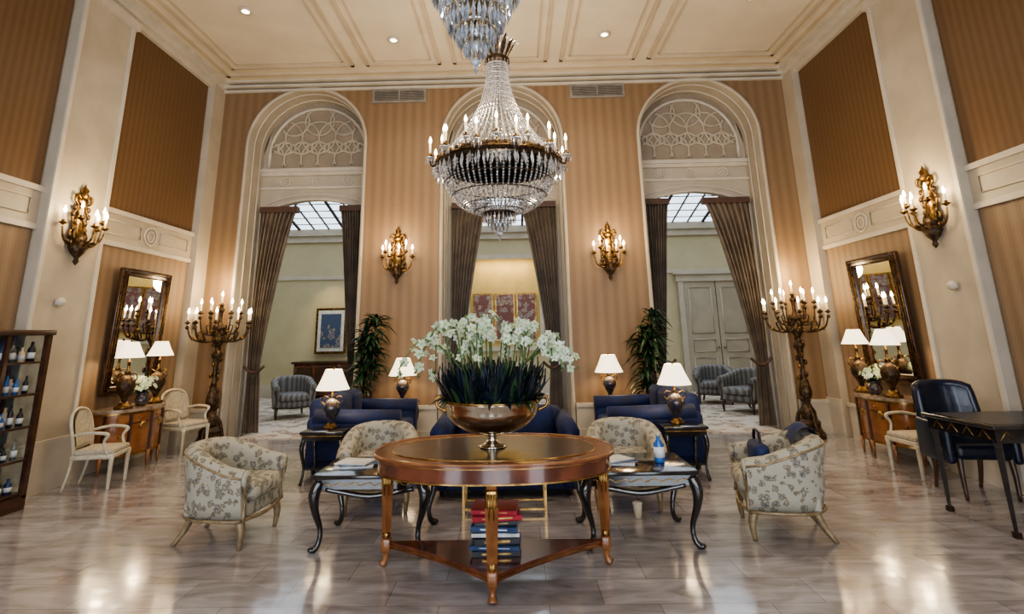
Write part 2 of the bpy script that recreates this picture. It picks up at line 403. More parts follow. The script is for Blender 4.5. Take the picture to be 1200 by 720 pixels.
# ceiling
b = B(); b.box(-XW-.2, XW+.2, YR-.2, YB+.7, H, H+.2, CEIL); b.finish('ceiling')
b = B()
def frame(x0, x1, y0, y1, w=.05, d=.03, m=CEILT):
    b.box(x0, x1, y0, y0+w, H-d, H, m); b.box(x0, x1, y1-w, y1, H-d, H, m)
    b.box(x0, x0+w, y0, y1, H-d, H, m); b.box(x1-w, x1, y0, y1, H-d, H, m)
frame(-4.55, 4.55, YR+.3, 8.0, .06, .03)
for x0, x1 in ((-4.35, -2.35), (-2.15, -.95), (-.75, .75), (.95, 2.15), (2.35, 4.35)):
    for y0, y1 in ((-3, .5), (.8, 4.0), (4.3, 7.75)):
        frame(x0, x1, y0, y1, .05, .03); frame(x0+.14, x1-.14, y0+.14, y1-.14, .025, .02)
b.finish('trim_1')
b = B()
for d, z in ((.07, H-.20), (.135, H-.13), (.215, H-.06)):
    b.box(-XW, -XW+d, YR, YB, z, z+.07, WHITE); b.box(XW-d, XW, YR, YB, z, z+.07, WHITE)
    b.box(-XW, XW, YB-d*.7, YB, z+.03, z+.07, WHITE)
b.finish('trim_2')

# ------------------------------------------------------------------ foyer
b = B(); b.box(-8, 8, YF, YF+.2, 0, 4.3, FOY)
b.box(-8, 8, YF-.12, YF, 4.12, 4.3, WHITE); b.box(-8, 8, YF-.06, YF, 3.95, 4.12, WHITE); b.box(-8, 8, YF-.04, YF, 0, .3, WHITE)
b.box(-8, 8, YF-.03, YF, 2.95, 3.05, WHITE)
for xx in (-6.6, -3.4, -1.5, 1.5, 3.4, 7.3): b.box(xx-.15, xx+.15, YF-.05, YF, 0, 4.0, WHITE)
b.finish('wall_foyer_back')
for sg, nm in ((-1, 'wall_foyer_left'), (1, 'wall_foyer_right')):
    b = B(); xa, xb = sorted((sg*8, sg*8.2)); b.box(xa, xb, 9, YF+.2, 0, 5.6, FOY); b.finish(nm)
b = B()   # skylight grid
def sk(y): return 4.3+(YF-y)/5*1.3
for i in range(41):
    xx = -8+i*.4; w = .028 if i % 3 == 0 else .010
    b.add([(xx-w, YF, sk(YF)), (xx+w, YF, sk(YF)), (xx+w, 9, sk(9)), (xx-w, 9, sk(9)), (xx-w, YF, sk(YF)-.05), (xx+w, YF, sk(YF)-.05), (xx+w, 9, sk(9)-.05), (xx-w, 9, sk(9)-.05)],
          [(0, 1, 2, 3), (4, 5, 6, 7), (0, 3, 7, 4), (1, 2, 6, 5)], VENTD, False)
for i in range(15):
    y = 9+i*.357; b.box(-8, 8, y-.009, y+.009, sk(y)-.02, sk(y), VENTD)
b.finish('window_1')
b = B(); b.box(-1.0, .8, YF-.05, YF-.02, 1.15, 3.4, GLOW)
for (x0, x1, z0, z1) in ((-1.1, -1.0, 1.05, 3.5), (.8, .9, 1.05, 3.5), (-1.1, .9, 3.4, 3.52), (-1.1, .9, 1.05, 1.15)): b.box(x0, x1, YF-.1, YF-.02, z0, z1, WHITE)
nic = b.finish('trim_3')
light('niche_picture_light', 'AREA', (-.1, YF-.35, 3.3), 12, (1, .74, .34), 1.4, rot=(radians(25), 0, 0), sy=.1)
b = B()
for k in (-1, 0, 1):
    x0 = k*.56-.1; b.box(x0-.26, x0+.26, YF-.11, YF-.06, 1.3, 2.5, GOLDB); b.box(x0-.22, x0+.22, YF-.12, YF-.1, 1.34, 2.46, ARTP)
b.finish('triptych_painting')
b = B(); b.box(-5.0, -4.2, YF-.10, YF-.045, 1.05, 2.2, GOLD); b.box(-4.94, -4.26, YF-.11, YF-.09, 1.11, 2.14, BOOKW); b.box(-4.86, -4.34, YF-.12, YF-.1, 1.2, 2.05, ARTB)
b.finish('framed_painting')
light('painting_picture_light', 'SPOT', (-4.6, YF-.9, 3.4), 55, (1, .72, .36), .05, rot=(radians(25), 0, 0), spot=radians(70))
b = B(); b.box(-5.3, -3.9, 13.4, 13.95, .08, .82, WOOD, .01, 1); b.box(-5.35, -3.85, 13.36, 13.95, .82, .87, WOODD)
for k in range(3): b.box(-5.22+k*.46, -4.84+k*.46, 13.385, 13.41, .16, .74, WOODD); b.ball((-4.9+k*.46, 13.38, .45), .015, GOLDB, 6, 4)
for xx in (-5.25, -3.95): b.box(xx-.04, xx+.04, 13.42, 13.5, 0, .1, WOODD); b.box(xx-.04, xx+.04, 13.85, 13.93, 0, .1, WOODD)
b.finish('sideboard', (0, 0, .013))
b = B(); dx = 5.35     # double door
b.box(dx-.95, dx-.82, YF-.12, YF-.05, 0, 2.8, WHITE); b.box(dx+.82, dx+.95, YF-.12, YF-.05, 0, 2.8, WHITE); b.box(dx-1.0, dx+1.0, YF-.14, YF-.05, 2.72, 2.9, WHITE); b.box(dx-1.08, dx+1.08, YF-.2, YF-.05, 2.9, 2.97, WHITE)
for k in (-1, 1):
    c = dx+k*.41; b.box(c-.40, c+.40, YF-.10, YF-.05, .02, 2.72, CREAM)
    for z0, z1 in ((.2, .8), (.95, 1.25), (1.4, 2.55)):
        b.tube([(c-.28, YF-.105, z0), (c+.28, YF-.105, z0), (c+.28, YF-.105, z1), (c-.28, YF-.105, z1)], .018, WHITE, 5, closed=True)
    b.ball((dx+k*.07, YF-.14, 1.05), .03, GOLDB)
b.finish('door_1')

# ------------------------------------------------------------------ drapes
def drape(cx, side, wt, wb, name='window_drape'):
    """side -1: hangs on the left jamb, +1 right jamb"""
    b = B(); rows = []; xe = cx+side*.88
    nv = 26; nu = 60
    for j in range(nv+1):
        v = j/nv; z = 3.64-3.60*v
        if v < .72: w = wt+(wb-wt)*(v/.72)**.75
        else: w = wb+.06*((v-.72)/.28)
        row = []
        for i in range(nu+1):
            u = i/nu; px = xe-side*(u*w)
            amp = .035+.015*sin(v*5)
            py = 8.74+amp*sin(u*TAU*8+.8*sin(v*4))+.015*sin(u*17+v*3)
            row.append((px, py-.05*sin(pi*min(1, v*1.3)), z))
        rows.append(row)
    b.sheet(rows, DRAPE)
    x0, x1 = sorted((xe, xe-side*wt)); b.box(x0, x1, 8.68, 8.80, 3.56, 3.66, DRAPEH)
    b.tube([(xe-side*t*(wb+.12), 8.62, 1.05-.1*sin(pi*t)) for t in [i/10 for i in range(11)]], .022, DRAPEH, 6)
    return b.finish(name, recalc=False)
drape(-3.27, -1, .64, .20); drape(-3.27, 1, .40, .14)
drape(0, -1, .62, .18); drape(0, 1, .62, .18)
drape(3.25, -1, .42, .16); drape(3.25, 1, .78, .2)

# ------------------------------------------------------------------ vents, sensors, downlights
for xc in (-1.73, 1.62):
    b = B(); y = YB
    b.box(xc-.46, xc+.46, y-.03, y-.001, 5.33, 5.58, VENT); b.box(xc-.42, xc+.42, y-.034, y-.028, 5.37, 5.54, VENTD)
    for k in range(7): b.box(xc-.42, xc+.42, y-.045, y-.03, 5.375+k*.024, 5.385+k*.024, VENT)
    b.box(xc-.01, xc+.01, y-.046, y-.03, 5.37, 5.54, VENT); b.finish('air_vent')
for sg in (-1, 1):
    b = B(); b.lathe([(.05, 0), (.05, .03), (.03, .05), (0.001, .06)], WHITE, n=14); b.box(-.03, .03, -.05, .05, 0, .02, WHITE)
    o = b.finish('wall_sensor', (sg*4.708, 5.62, 1.9)); o.rotation_euler = (0, -sg*pi/2, 0)
for (x, y) in ((-3.35, 6.2), (3.35, 6.2), (-3.35, 2.4), (3.35, 2.4), (-3.35, -1.2), (3.35, -1.2), (-1.55, 7.0), (1.55, 7.0)):
    b = B(); b.lathe([(.07, 0), (.09, .002), (.09, .018), (.055, .02)], WHITE, n=16); b.lathe([(.05, .0), (.05, .012)], LEDM, n=12)
    o = b.finish('recessed_downlight', (x, y, H-.021))
    light('downlight_beam', 'SPOT', (0, 0, -.03), 66, (1, .87, .70), .08, o, spot=radians(130))

# ------------------------------------------------------------------ candle fixtures
def candle(b, c, h=.1, r=.012, bs=1., cup=GOLD):
    x, y, z = c
    b.lathe([(.004, -.03), (.03*bs, -.005), (.034*bs, 0), (.016, .012), (.016, .03)], cup, c, 8)
    b.lathe([(r, 0), (r, h)], CANDLE, (x, y, z+.01), 7)
    b.lathe([(.006, 0), (.014*bs, .016*bs), (.011*bs, .035*bs), (.001, .065*bs)], BULB, (x, y, z+.01+h), 7)

def sconce(loc, rz):
    b = B()
    b.ball((0, -.03, 0), (.075, .035, .2), GOLD); b.ball((0, -.03, .2), (.055, .03, .1), GOLD); b.ball((0, -.03, .31), (.075, .03, .05), GOLD)
    b.lathe([(.02, 0), (.05, .04), (.03, .07), (.045, .1), (.015, .14), (.001, .18)], GOLD, (0, -.035, .33), 10)
    for s in (-1, 1):
        b.tube([(0, -.03, .30), (s*.09, -.04, .37), (s*.11, -.04, .30), (s*.05, -.03, .24), (s*.11, -.03, .12), (s*.08, -.03, 0), (s*.12, -.03, -.1), (s*.03, -.03, -.25)], [.012, .016, .014, .012, .014, .012, .016, .01], GOLD, 6, 4)
        for k in range(6): b.ball((s*(.09+.02*sin(k*2)), -.035, .22-.08*k), (.03, .02, .035), BRONZE, 6, 4)
    b.lathe([(.001, -.28), (.03, -.24), (.02, -.2), (.06, -.15), (.1, -.08), (.05, -.03), (.07, .0), (.03, .05)], BRONZE, (0, -.06, -.14), 12)
    for k, a in enumerate((-90, -52, -18, 18, 52, 90)):
        a = radians(a); dx, dy = sin(a), -cos(a); rr = .235 if k in (0, 5, 2, 3) else .2; zt = .02 if k in (0, 5) else (.0 if k in (2, 3) else .08)
        b.tube([(0, -.05, -.16), (dx*.09, -.05+dy*.09, -.21), (dx*rr*.85, -.05+dy*rr*.85, -.15), (dx*rr, -.05+dy*rr, zt-.04)], [.012, .012, .01, .008], GOLD, 6, 5)
        b.ball((dx*rr*.6, -.05+dy*rr*.6, -.17), .022, BRONZE, 6, 4)
        candle(b, (dx*rr, -.05+dy*rr, zt), .10, .012, 1.25)
    o = b.finish('wall_sconce', loc, rz)
    light('sconce_glow', 'POINT', (0, -.34, .22), 24, (1, .74, .40), .12, o)
    return o
sconce((-1.68, YB, 2.68), 0); sconce((1.65, YB, 2.68), 0)
sconce((-XW+.12, 5.7, 2.72), pi/2); sconce((XW-.12, 5.7, 2.72), -pi/2)

def candelabrum(loc):
    b = B()
    b.lathe([(.21, 0), (.21, .05), (.18, .08), (.15, .14), (.16, .2), (.10, .25)], BRONZE, n=6, smooth=False)
    for k in range(3):
        a = TAU*k/3+.5; b.ball((.17*cos(a), .17*sin(a), .06), (.06, .06, .06), BRONZE, 8, 6)
        b.tube([(.17*cos(a), .17*sin(a), .1), (.13*cos(a), .13*sin(a), .3), (.05*cos(a), .05*sin(a), .42), (.08*cos(a), .08*sin(a), .52)], [.03, .026, .018, .016], BRONZE, 6, 4)
    b.lathe(cr([(.09, .25), (.10, .34), (.06, .42), (.045, .48), (.085, .58), (.07, .7), (.04, .78), (.045, .84), (.03, .9), (.04, 1.1), (.05, 1.2), (.08, 1.26), (.035, 1.32), (.045, 1.38), (.09, 1.46), (.07, 1.54), (.045, 1.58), (.08, 1.64), (.03, 1.72), (.03, 1.86), (.05, 1.9), (.02, 1.96)], 3), BRONZE, n=16)
    for k in range(22):
        a = k*2.4; z = .3+k*.055; b.ball((.055*cos(a), .055*sin(a), z), (.028, .028, .04), GOLD if k % 3 == 0 else BRONZE, 6, 4)
    for tier, (n, r, z0, zc) in enumerate(((9, .42, 1.52, 1.72), (6, .27, 1.62, 1.86))):
        for k in range(n):
            a = TAU*k/n+.2+tier*.3; c, s = cos(a), sin(a)
            b.tube([(c*.04, s*.04, z0), (c*r*.4, s*r*.4, z0-.08), (c*r*.85, s*r*.85, z0-.02), (c*r, s*r, zc-.04)], [.018, .015, .013, .01], BRONZE, 6, 5)
            b.tube([(c*r*.55, s*r*.55, z0-.06), (c*r*.65, s*r*.65, z0+.05), (c*r*.5, s*r*.5, z0+.06)], [.012, .01, .004], BRONZE, 5, 3)
            b.ball((c*r*.8, s*r*.8, z0-.03), .028, GOLD, 6, 4)
            b.ball((c*r, s*r, zc-.07), (.03, .03, .03), BRONZE, 6, 4)
            candle(b, (c*r, s*r, zc), .12, .013, 1.3, BRONZE)
    candle(b, (0, 0, 1.98), .12, .013, 1.3, BRONZE)
    o = b.finish('floor_candelabrum', loc)
    light('candelabrum_glow', 'POINT', (0, 0, 2.3), 30, (1, .74, .40), .15, o)
    sg = -1 if loc[0] > 0 else 1
    light('candelabrum_glow', 'POINT', (sg*.5, -.35, 1.85), 9, (1, .74, .40), .12, o)
candelabrum((-4.27, 8.02, 0)); candelabrum((4.27, 8.02, 0))

# ------------------------------------------------------------------ main chandelier
def chandelier(loc):
    b = B()     # local z = 0 at main ring
    top = H-loc[2]
    b.lathe([(.012, .7), (.012, 1.72)], DARKM, n=6)
    b.lathe([(.1, top), (.07, top-.04), (.02, top-.08)], GOLD, n=14)
    for k in range(int((top-1.78)/.032)): b.tube([(.02*cos(TAU*i/8)*(1 if k % 2 else .3), .02*sin(TAU*i/8)*(.3 if k % 2 else 1), 1.72+k*.032+.02*sin(TAU*i/8+1.2)) for i in range(8)], .004, GOLD, 4, closed=True)
    b.lathe([(.10, 1.28), (.16, 1.31), (.16, 1.36), (.12, 1.38), (.07, 1.42), (.04, 1.6)], BRONZE, n=18)
    for k in range(12):
        a = TAU*k/12; b.leaf((cos(a)*.12, sin(a)*.12, 1.36), a, .36, .03, radians(68), .25, BRONZE, 6)
    for k in range(20):
        a = TAU*k/20; b.leaf((cos(a)*.08, sin(a)*.08, 1.4), a, .42, .022, radians(60), .45, CRYS, 5)
        for j in range(4): b.octa((cos(a)*.17, sin(a)*.17, 1.30-j*.03), .008, .014, CRYS)
    n = 44
    for k in range(n):
        a = TAU*k/n; c, s = cos(a), sin(a)
        for j in range(36):
            t = j/35; r = .13+.55*t**2.1; z = 1.28-1.18*t
            rr = .011 if j % 2 else .015
            b.octa((c*r, s*r, z), rr, .02, CRYS)
    for t in (.35, .55, .75, .9):
        r = .13+.55*t**2.1; z = 1.28-1.18*t
        for k in range(80):
            a = TAU*k/80; b.octa((cos(a)*r, sin(a)*r, z-.02*abs(sin(k*pi/4))), .009, .012, CRYS)
    b.lathe([(.66, -.02), (.74, -.03), (.77, .02), (.74, .06), (.70, .08), (.67, .06), (.66, -.02)], BRONZE, n=48)
    b.tube([(.78*cos(TAU*i/48), .78*sin(TAU*i/48), .0) for i in range(48)], .010, GOLD, 6, closed=True)
    for k in range(48):
        a = TAU*k/48; b.ball((cos(a)*.76, sin(a)*.76, .04), (.02, .02, .026), BRONZE if k % 2 else GOLD, 6, 4)
        b.octa((cos(a)*.77, sin(a)*.77, -.11), .018, .08, CRYSD if k % 3 == 0 else CRYS)
        b.octa((cos(a+.06)*.72, sin(a+.06)*.72, -.12), .017, .08, CRYS)
    for k in range(24):
        a = TAU*k/24; c, s = cos(a), sin(a); r = .84 if k % 2 else .70; z = .05 if k % 2 else .15
        b.tube([(c*.7, s*.7, .04), (c*(r-.03), s*(r-.03), -.05), (c*r, s*r, z-.04)], [.014, .012, .009], BRONZE, 6, 4)
        b.lathe([(.01, -.02), (.05, 0), (.055, .01), (.02, .015)], CRYS, (c*r, s*r, z-.01), 10)
        for q in range(6):
            e = TAU*q/6; b.octa((c*r+.05*cos(e), s*r+.05*sin(e), z-.05), .01, .04, CRYSD if q % 2 else CRYS)
        candle(b, (c*r, s*r, z+.02), .14, .013, 1.3)
    for k in range(60):
        a = TAU*k/60; c, s = cos(a), sin(a)
        for j in range(24):
            t = j/23; th = t*pi/2*.93; r = .16+.52*cos(th); z = -.06-.60*sin(th)
            b.octa((c*r, s*r, z), .016*(.55+.45*cos(th)), .022, CRYS if (j+k) % 5 else CRYSD)
    for t in (.2, .45, .7, .9):
        th = t*pi/2*.93; r = .16+.52*cos(th); z = -.06-.6*sin(th)
        b.tube([(r*cos(TAU*i/40), r*sin(TAU*i/40), z) for i in range(40)], .009, BRONZE, 5, closed=True)
    b.lathe([(.15, -.64), (.20, -.66), (.20, -.69), (.14, -.71), (.05, -.75)], BRONZE, n=24)
    for ring, (r, z0, n) in enumerate(((.19, -.75, 24), (.14, -.80, 18), (.09, -.87, 12))):
        for k in range(n):
            a = TAU*k/n; b.octa((cos(a)*r, sin(a)*r, z0), .013, .075, CRYS if k % 2 else CRYSD)
    b.ball((0, 0, -.96), .05, CRYS); b.octa((0, 0, -1.03), .02, .05, CRYS)
    b.v = [(x*.95, y*.95, z if z > -.16 else -.16+(z+.16)*.80) for x, y, z in b.v]
    o = b.finish('crystal_chandelier', loc, recalc=False)
    for k in range(4):
        a = TAU*k/4+.4; light('chandelier_glow', 'POINT', (cos(a)*1.0, sin(a)*1.0, .42), 38, (1, .82, .60), .15, o)
    light('chandelier_inner_glow', 'POINT', (0, 0, -.05), 34, (1, .85, .62), .08, o)
    return o
chandelier((0, 5.9, 3.40))

# small near chandelier (tiered)
b = B()
b.lathe([(.01, .9), (.01, 2.2)], DARKM, n=6); b.lathe([(.02, 2.17), (.09, 2.22), (.09, 2.25)], GOLDB, n=14)
for r, z, n, h in ((.36, .78, 50, .09), (.34, .58, 50, .09), (.27, .44, 40, .085), (.21, .30, 32, .08), (.14, .18, 22, .07), (.08, .08, 14, .06)):
    b.lathe([(r-.02, z+.07), (r+.012, z+.07), (r+.012, z+.10), (r-.02, z+.10)], CHROME, n=32)
    for k in range(n):
        a = TAU*k/n; b.octa((cos(a)*r, sin(a)*r, z-.01), .016, h, CRYSB if k % 3 else CRYS)
    for k in range(n//2):
        a = TAU*k/(n//2); b.octa((cos(a)*r*.8, sin(a)*r*.8, z-.02), .016, h, CRYSB if k % 2 else CRYS)
b.ball((0, 0, -.03), .035, CRYSB); b.octa((0, 0, -.09), .018, .04, CRYSB); b.lathe([(.015, 0), (.015, .9)], CHROME, n=8)
for k in range(8):
    a = TAU*k/8; b.tube([(0, 0, .95), (cos(a)*.2, sin(a)*.2, 1.05), (cos(a)*.36, sin(a)*.36, .88)], .01, GOLDB, 6, 4)
o = b.finish('tiered_crystal_chandelier', (-.10, 3.6, 3.50), recalc=False)
light('chandelier_glow', 'POINT', (0, 0, 1.35), 42, (1, .86, .68), .15, o)
light('chandelier_inner_glow', 'POINT', (0, 0, .5), 16, (.95, .95, 1), .04, o)

# ------------------------------------------------------------------ lamps
def table_lamp(loc, h=.63, r=.19, base=PORC, e=7):
    b = B(); s = h/.63; fr = .82 if base is BRONZE else 1.
    P = [(q[0]*s, q[1]*s) for q in ((.075, 0), (.075, .02), (.05, .03), (.05, .045), (.03, .06))]
    b.lathe(P, GOLD, n=14)
    b.lathe([(q[0]*s*fr, q[1]*s) for q in cr([(.025, .06), (.035, .09), (.085, .17), (.095, .22), (.07, .28), (.03, .31), (.035, .33)], 3)], base, n=18)
    for sg in (-1, 1): b.tube([(sg*.08*s*fr, 0, .24*s), (sg*.12*s*fr, 0, .28*s), (sg*.09*s*fr, 0, .33*s), (sg*.035*s*fr, 0, .31*s)], .007*s, GOLD, 6, 4)
    b.lathe([(.03*s, .33*s), (.012*s, .35*s), (.012*s, .42*s), (.02*s, .43*s), (.006, .45*s), (.006, .6*s), (.015, .62*s), (.003, .64*s)], GOLD, n=10)
    z0, z1 = h-r*1.27, h-.015
    n = 28
    b.sheet([[(q*cos(TAU*i/n), q*sin(TAU*i/n), z) for i in range(n)] for q, z in ((r, z0), (r*.72, (z0+z1)/2), (r*.48, z1))], SHADE, True)
    o = b.finish('table_lamp', loc, recalc=False)
    light('lamp_glow', 'POINT', (0, 0, h-.13*s), e, (1, .76, .46), .04, o)
    return o

def side_table(loc, w=.5, d=.5, h=.52):
    b = B()
    b.box(-w/2, w/2, -d/2, d/2, h-.03, h, BLACK, .008, 2); b.box(-w/2+.02, w/2-.02, -d/2+.02, d/2-.02, h-.09, h-.03, BLACK)
    b.box(-w/2+.015, w/2-.015, -d/2+.015, d/2-.015, h-.05, h-.04, GOLDB); b.box(-w/2+.05, w/2-.05, -d/2+.05, d/2-.05, .14, .16, BLACK)
    for sx in (-1, 1):
        for sy in (-1, 1):
            x, y = sx*(w/2-.04), sy*(d/2-.04)
            b.tube([(x, y, h-.08), (x+sx*.015, y+sy*.015, h-.18), (x-sx*.01, y-sy*.01, .15), (x+sx*.01, y+sy*.01, 0)], [.026, .024, .013, .018], BLACK, 8, 4)
    return b.finish('side_table', loc)
for sg in (-1, 1):
    side_table((sg*1.9, 6.08, 0), .46, .42); table_lamp((sg*1.87, 6.08, .521), .63, .18)
    side_table((sg*1.48, 7.95, 0), .42, .40, .56); table_lamp((sg*1.48, 7.93, .561), .62, .2)

# ------------------------------------------------------------------ sofas
def sofa(loc, rz, w, d, h, n=2):
    b = B(); sh = .42; a = .17
    b.box(-w/2+.02, w/2-.02, -d/2+.03, d/2-.02, .06, .28, BLUE, .02)
    b.box(-w/2+a*.6, w/2-a*.6, d/2-.24, d/2, .2, h, BLUE, .07, 4)
    for s in (-1, 1):
        x0, x1 = sorted((s*w/2, s*(w/2-a))); b.box(x0, x1, -d/2, d/2-.02, .06, .6, BLUE, .06, 4)
        b.tube([(s*(w/2-a/2), -d/2+.005, .56), (s*(w/2-a/2), d/2-.1, .58)], .1, BLUE, 14)
    cw = (w-2*a)/n
    for k in range(n):
        x0 = -w/2+a+k*cw; b.box(x0+.005, x0+cw-.005, -d/2+.02, d/2-.2, .26, sh+.03, BLUE, .05, 4)
        b.box(x0+.01, x0+cw-.01, d/2-.38, d/2-.18, sh, h+.03, BLUE, .07, 4)
    for s in (-1, 1):
        for t in (-1, 1): b.lathe([(.02, 0), (.035, .1)], WOODD, (s*(w/2-.09), t*(d/2-.1), 0), 8)
    return b.finish('sofa', loc, rz)
sofa((-1.72, 6.93, 0), pi/2, 1.22, 1.08, .78)
sofa((1.72, 6.93, 0), -pi/2, 1.22, 1.08, .78)
sofa((0.03, 5.80, 0), 0, 1.40, .85, .72)

# ------------------------------------------------------------------ tub armchairs
def tub(loc, rz, fab, w=.72, d=.72, hb=.75, ha=.56, name='armchair', trim=ANTQ, seat=None):
    b = B(); th = .1; seat = seat or fab
    path = [(-w/2, -d/2+.02), (-w/2-.01, -d/4), (-w/2, 0)]
    for i in range(1, 16):
        a = pi-pi*i/16; path.append((w/2*cos(a), d/2*sin(a)))
    path += [(w/2, 0), (w/2+.01, -d/4), (w/2, -d/2+.02)]
    P = [Vector((x, y)) for x, y in path]; rows = []; rim = []; low = []
    for i, p in enumerate(P):
        t = P[min(i+1, len(P)-1)]-P[max(i-1, 0)]; t.normalize(); nrm = Vector((t.y, -t.x))
        if nrm.dot(-p) < 0: nrm = -nrm
        k = max(0, min(1, (p.y+d/2)/d)); k = k*k*(3-2*k); h = ha+(hb-ha)*k
        sec = [(.03, .19), (.0, .3), (-.02, h-.14), (-.035, h-.06), (-.01, h-.01), (.04, h), (th-.01, h-.02), (th, h-.07), (th-.01, .4), (th, .22)]
        rows.append([(p.x+nrm.x*o, p.y+nrm.y*o, z) for o, z in sec])
        rim.append((p.x-nrm.x*.03, p.y-nrm.y*.03, h-.05)); low.append((p.x+nrm.x*.01, p.y+nrm.y*.01, .2))
    b.sheet(rows, fab, True)
    b.add(rows[0], [tuple(range(10))], fab, False); b.add(rows[-1], [tuple(range(10))], fab, False)
    b.tube(rim, .010, trim, 6); b.tube(low, .012, trim, 6)
    for r, sx in ((rows[0], -1), (rows[-1], 1)):
        x = r[3][0]*.5+r[7][0]*.5; y = r[0][1]
        b.tube([(x, y-.008, ha-.03), (x+sx*.02, y-.015, ha-.12), (x-sx*.02, y, .34), (x, y-.01, .2)], [.02, .014, .011, .018], trim, 6, 4)
        b.ball((x, y-.01, ha-.06), (.06, .025, .06), fab)
    b.box(-w/2+.08, w/2-.08, -d/2+.02, d/2-.08, .19, .31, fab, .03)
    b.box(-w/2+.09, w/2-.09, -d/2-.03, d/2-.12, .30, .44, seat, .06, 4)
    b.tube([(-w/2+.04, -d/2+.02, .2), (0, -d/2-.01, .185), (w/2-.04, -d/2+.02, .2)], .014, trim, 6, 4)
    for sx in (-1, 1):
        b.tube([(sx*(w/2-.06), -d/2+.06, .2), (sx*(w/2-.05), -d/2+.03, .12), (sx*(w/2-.055), -d/2+.04, 0)], [.036, .028, .016], trim, 8, 3)
        b.tube([(sx*(w/2-.14), d/2-.12, .2), (sx*(w/2-.13), d/2-.08, .1), (sx*(w/2-.11), d/2-.01, 0)], [.032, .024, .016], trim, 8, 3)
    return b.finish(name, loc, rz)
tub((-2.12, 4.50, 0), radians(86), FLORAL, .62, .60, .70, .54)
tub((2.17, 4.50, 0), radians(-103), FLORAL, .62, .60, .70, .56)
tub((-1.12, 5.25, 0), radians(8), FLORAL, .62, .62, .68, .52)
tub((1.13, 5.25, 0), radians(-8), FLORAL, .62, .62, .68, .52)
b = B(); b.box(-.15, .15, -.06, .06, 0, .2, BLUE, .055, 4); b.tube([(-.1, 0, .19), (-.06, 0, .27), (.06, 0, .27), (.1, 0, .19)], .012, BLUEL, 6, 4)
b.finish('handbag', (2.02, 4.47, .445), radians(80))
b = B(); rows = []
for i in range(9):
    row = []
    for j in range(9):
        u, v = i/8, j/8; row.append((-.17+.34*u, -.11+.22*v, .03+.02*sin(u*9+v*4)-.1*(abs(v-.5)*2)**2.5-.02*abs(u-.5)))
    rows.append(row)
b.sheet(rows, BLUE); b.finish('folded_jacket', (2.42, 4.58, .71), radians(75))
tub((-4.15, 10.6, .013), radians(30), GREYF, .72, .7, .74, .6, 'lobby_tub_chair', WOODD)
tub((4.3, 11.7, .013), radians(-20), GREYF, .72, .7, .74, .6, 'lobby_tub_chair', WOODD)
tub((4.45, 10.4, .013), radians(-60), GREYF, .74, .72, .76, .62, 'lobby_tub_chair', WOODD)

# ------------------------------------------------------------------ lacquer coffee tables
def coffee(loc, w=.84, d=.62, h=.51):
    b = B()
    b.box(-w/2, w/2, -d/2, d/2, h-.028, h, BLACK, .008, 2); b.box(-w/2+.004, w/2-.004, -d/2+.004, d/2-.004, h-.016, h-.011, GOLDB)
    b.box(-w/2+.03, w/2-.03, -d/2+.03, d/2-.03, h-.1, h-.028, BLACK)
    for s in (-1, 1):
        b.tube([(-w/2+.06+(w-.12)*i/20, s*(d/2-.028), h-.065+.012*sin(i*2.1)) for i in range(21)], .004, GOLDB, 5)
        b.tube([(-w/2+.1, s*(d/2-.04), h-.1), (-w/4, s*(d/2-.04), h-.12), (0, s*(d/2-.04), h-.15), (w/4, s*(d/2-.04), h-.12), (w/2-.1, s*(d/2-.04), h-.1)], .02, BLACK, 6, 4)
        b.tube([(s*(w/2-.028), -d/2+.06+(d-.12)*i/14, h-.065+.012*sin(i*2.1)) for i in range(15)], .004, GOLDB, 5)
    for sx in (-1, 1):
        for sy in (-1, 1):
            x, y = sx*(w/2-.05), sy*(d/2-.05)
            b.tube([(x, y, h-.05), (x+sx*.03, y+sy*.02, h-.13), (x+sx*.02, y+sy*.015, h-.24), (x-sx*.015, y-sy*.01, .14), (x-sx*.01, y, .05), (x+sx*.025, y+sy*.02, 0.012)], [.04, .042, .028, .019, .02, .026], BLACK, 10, 5)
            b.ball((x+sx*.05, y+sy*.03, h-.15), (.014, .014, .03), GOLDB, 6, 4); b.ball((x+sx*.03, y+sy*.022, .02), (.028, .026, .02), BLACK, 8, 5)
    return b.finish('coffee_table', loc)
coffee((-.93, 4.45, 0)); coffee((1.03, 4.45, 0))
def mags(loc, rz, lst):
    b = B(); z = 0
    for (x, y, w, d, h, m, a) in lst:
        b.M = Matrix.Translation((x, y, 0)) @ Matrix.Rotation(a, 4, 'Z')
        b.box(-w/2, w/2, -d/2, d/2, z, z+.003, m); b.box(-w/2+.002, w/2-.004, -d/2+.004, d/2-.004, z+.003, z+h-.003, BOOKW); b.box(-w/2, w/2, -d/2, d/2, z+h-.003, z+h, m)
        b.box(-w/2, -w/2+.003, -d/2, d/2, z, z+h, m); z += h
    b.M = Matrix()
    return b.finish('magazine_stack', loc, rz)
mags((-1.12, 4.45, .511), 0, [(0, 0, .3, .22, .012, BOOKW, .1), (.01, .02, .28, .2, .01, BOOKB, .4), (0, 0, .26, .2, .008, BOOKW, -.2)])
mags((-.76, 4.42, .511), 0, [(0, 0, .28, .22, .012, BOOKW, .2), (0, .01, .26, .2, .012, BOOKK, 0), (0, 0, .2, .16, .01, BOOKW, .3)])
mags((.90, 4.44, .511), 0, [(0, 0, .3, .22, .012, BOOKW, -.2), (.02, .0, .26, .2, .01, BOOKB, .2), (0, 0, .22, .18, .008, BOOKW, .5)])
b = B(); b.lathe([(.03, 0), (.032, .01), (.032, .1), (.012, .13), (.012, .15)], BOTTLE, n=14); b.lathe([(.033, .03), (.033, .09)], LABEL, n=14); b.lathe([(.014, .15), (.014, .17)], WHITE, n=10)
b.finish('water_bottle', (1.24, 4.42, .511), sc=1.25)
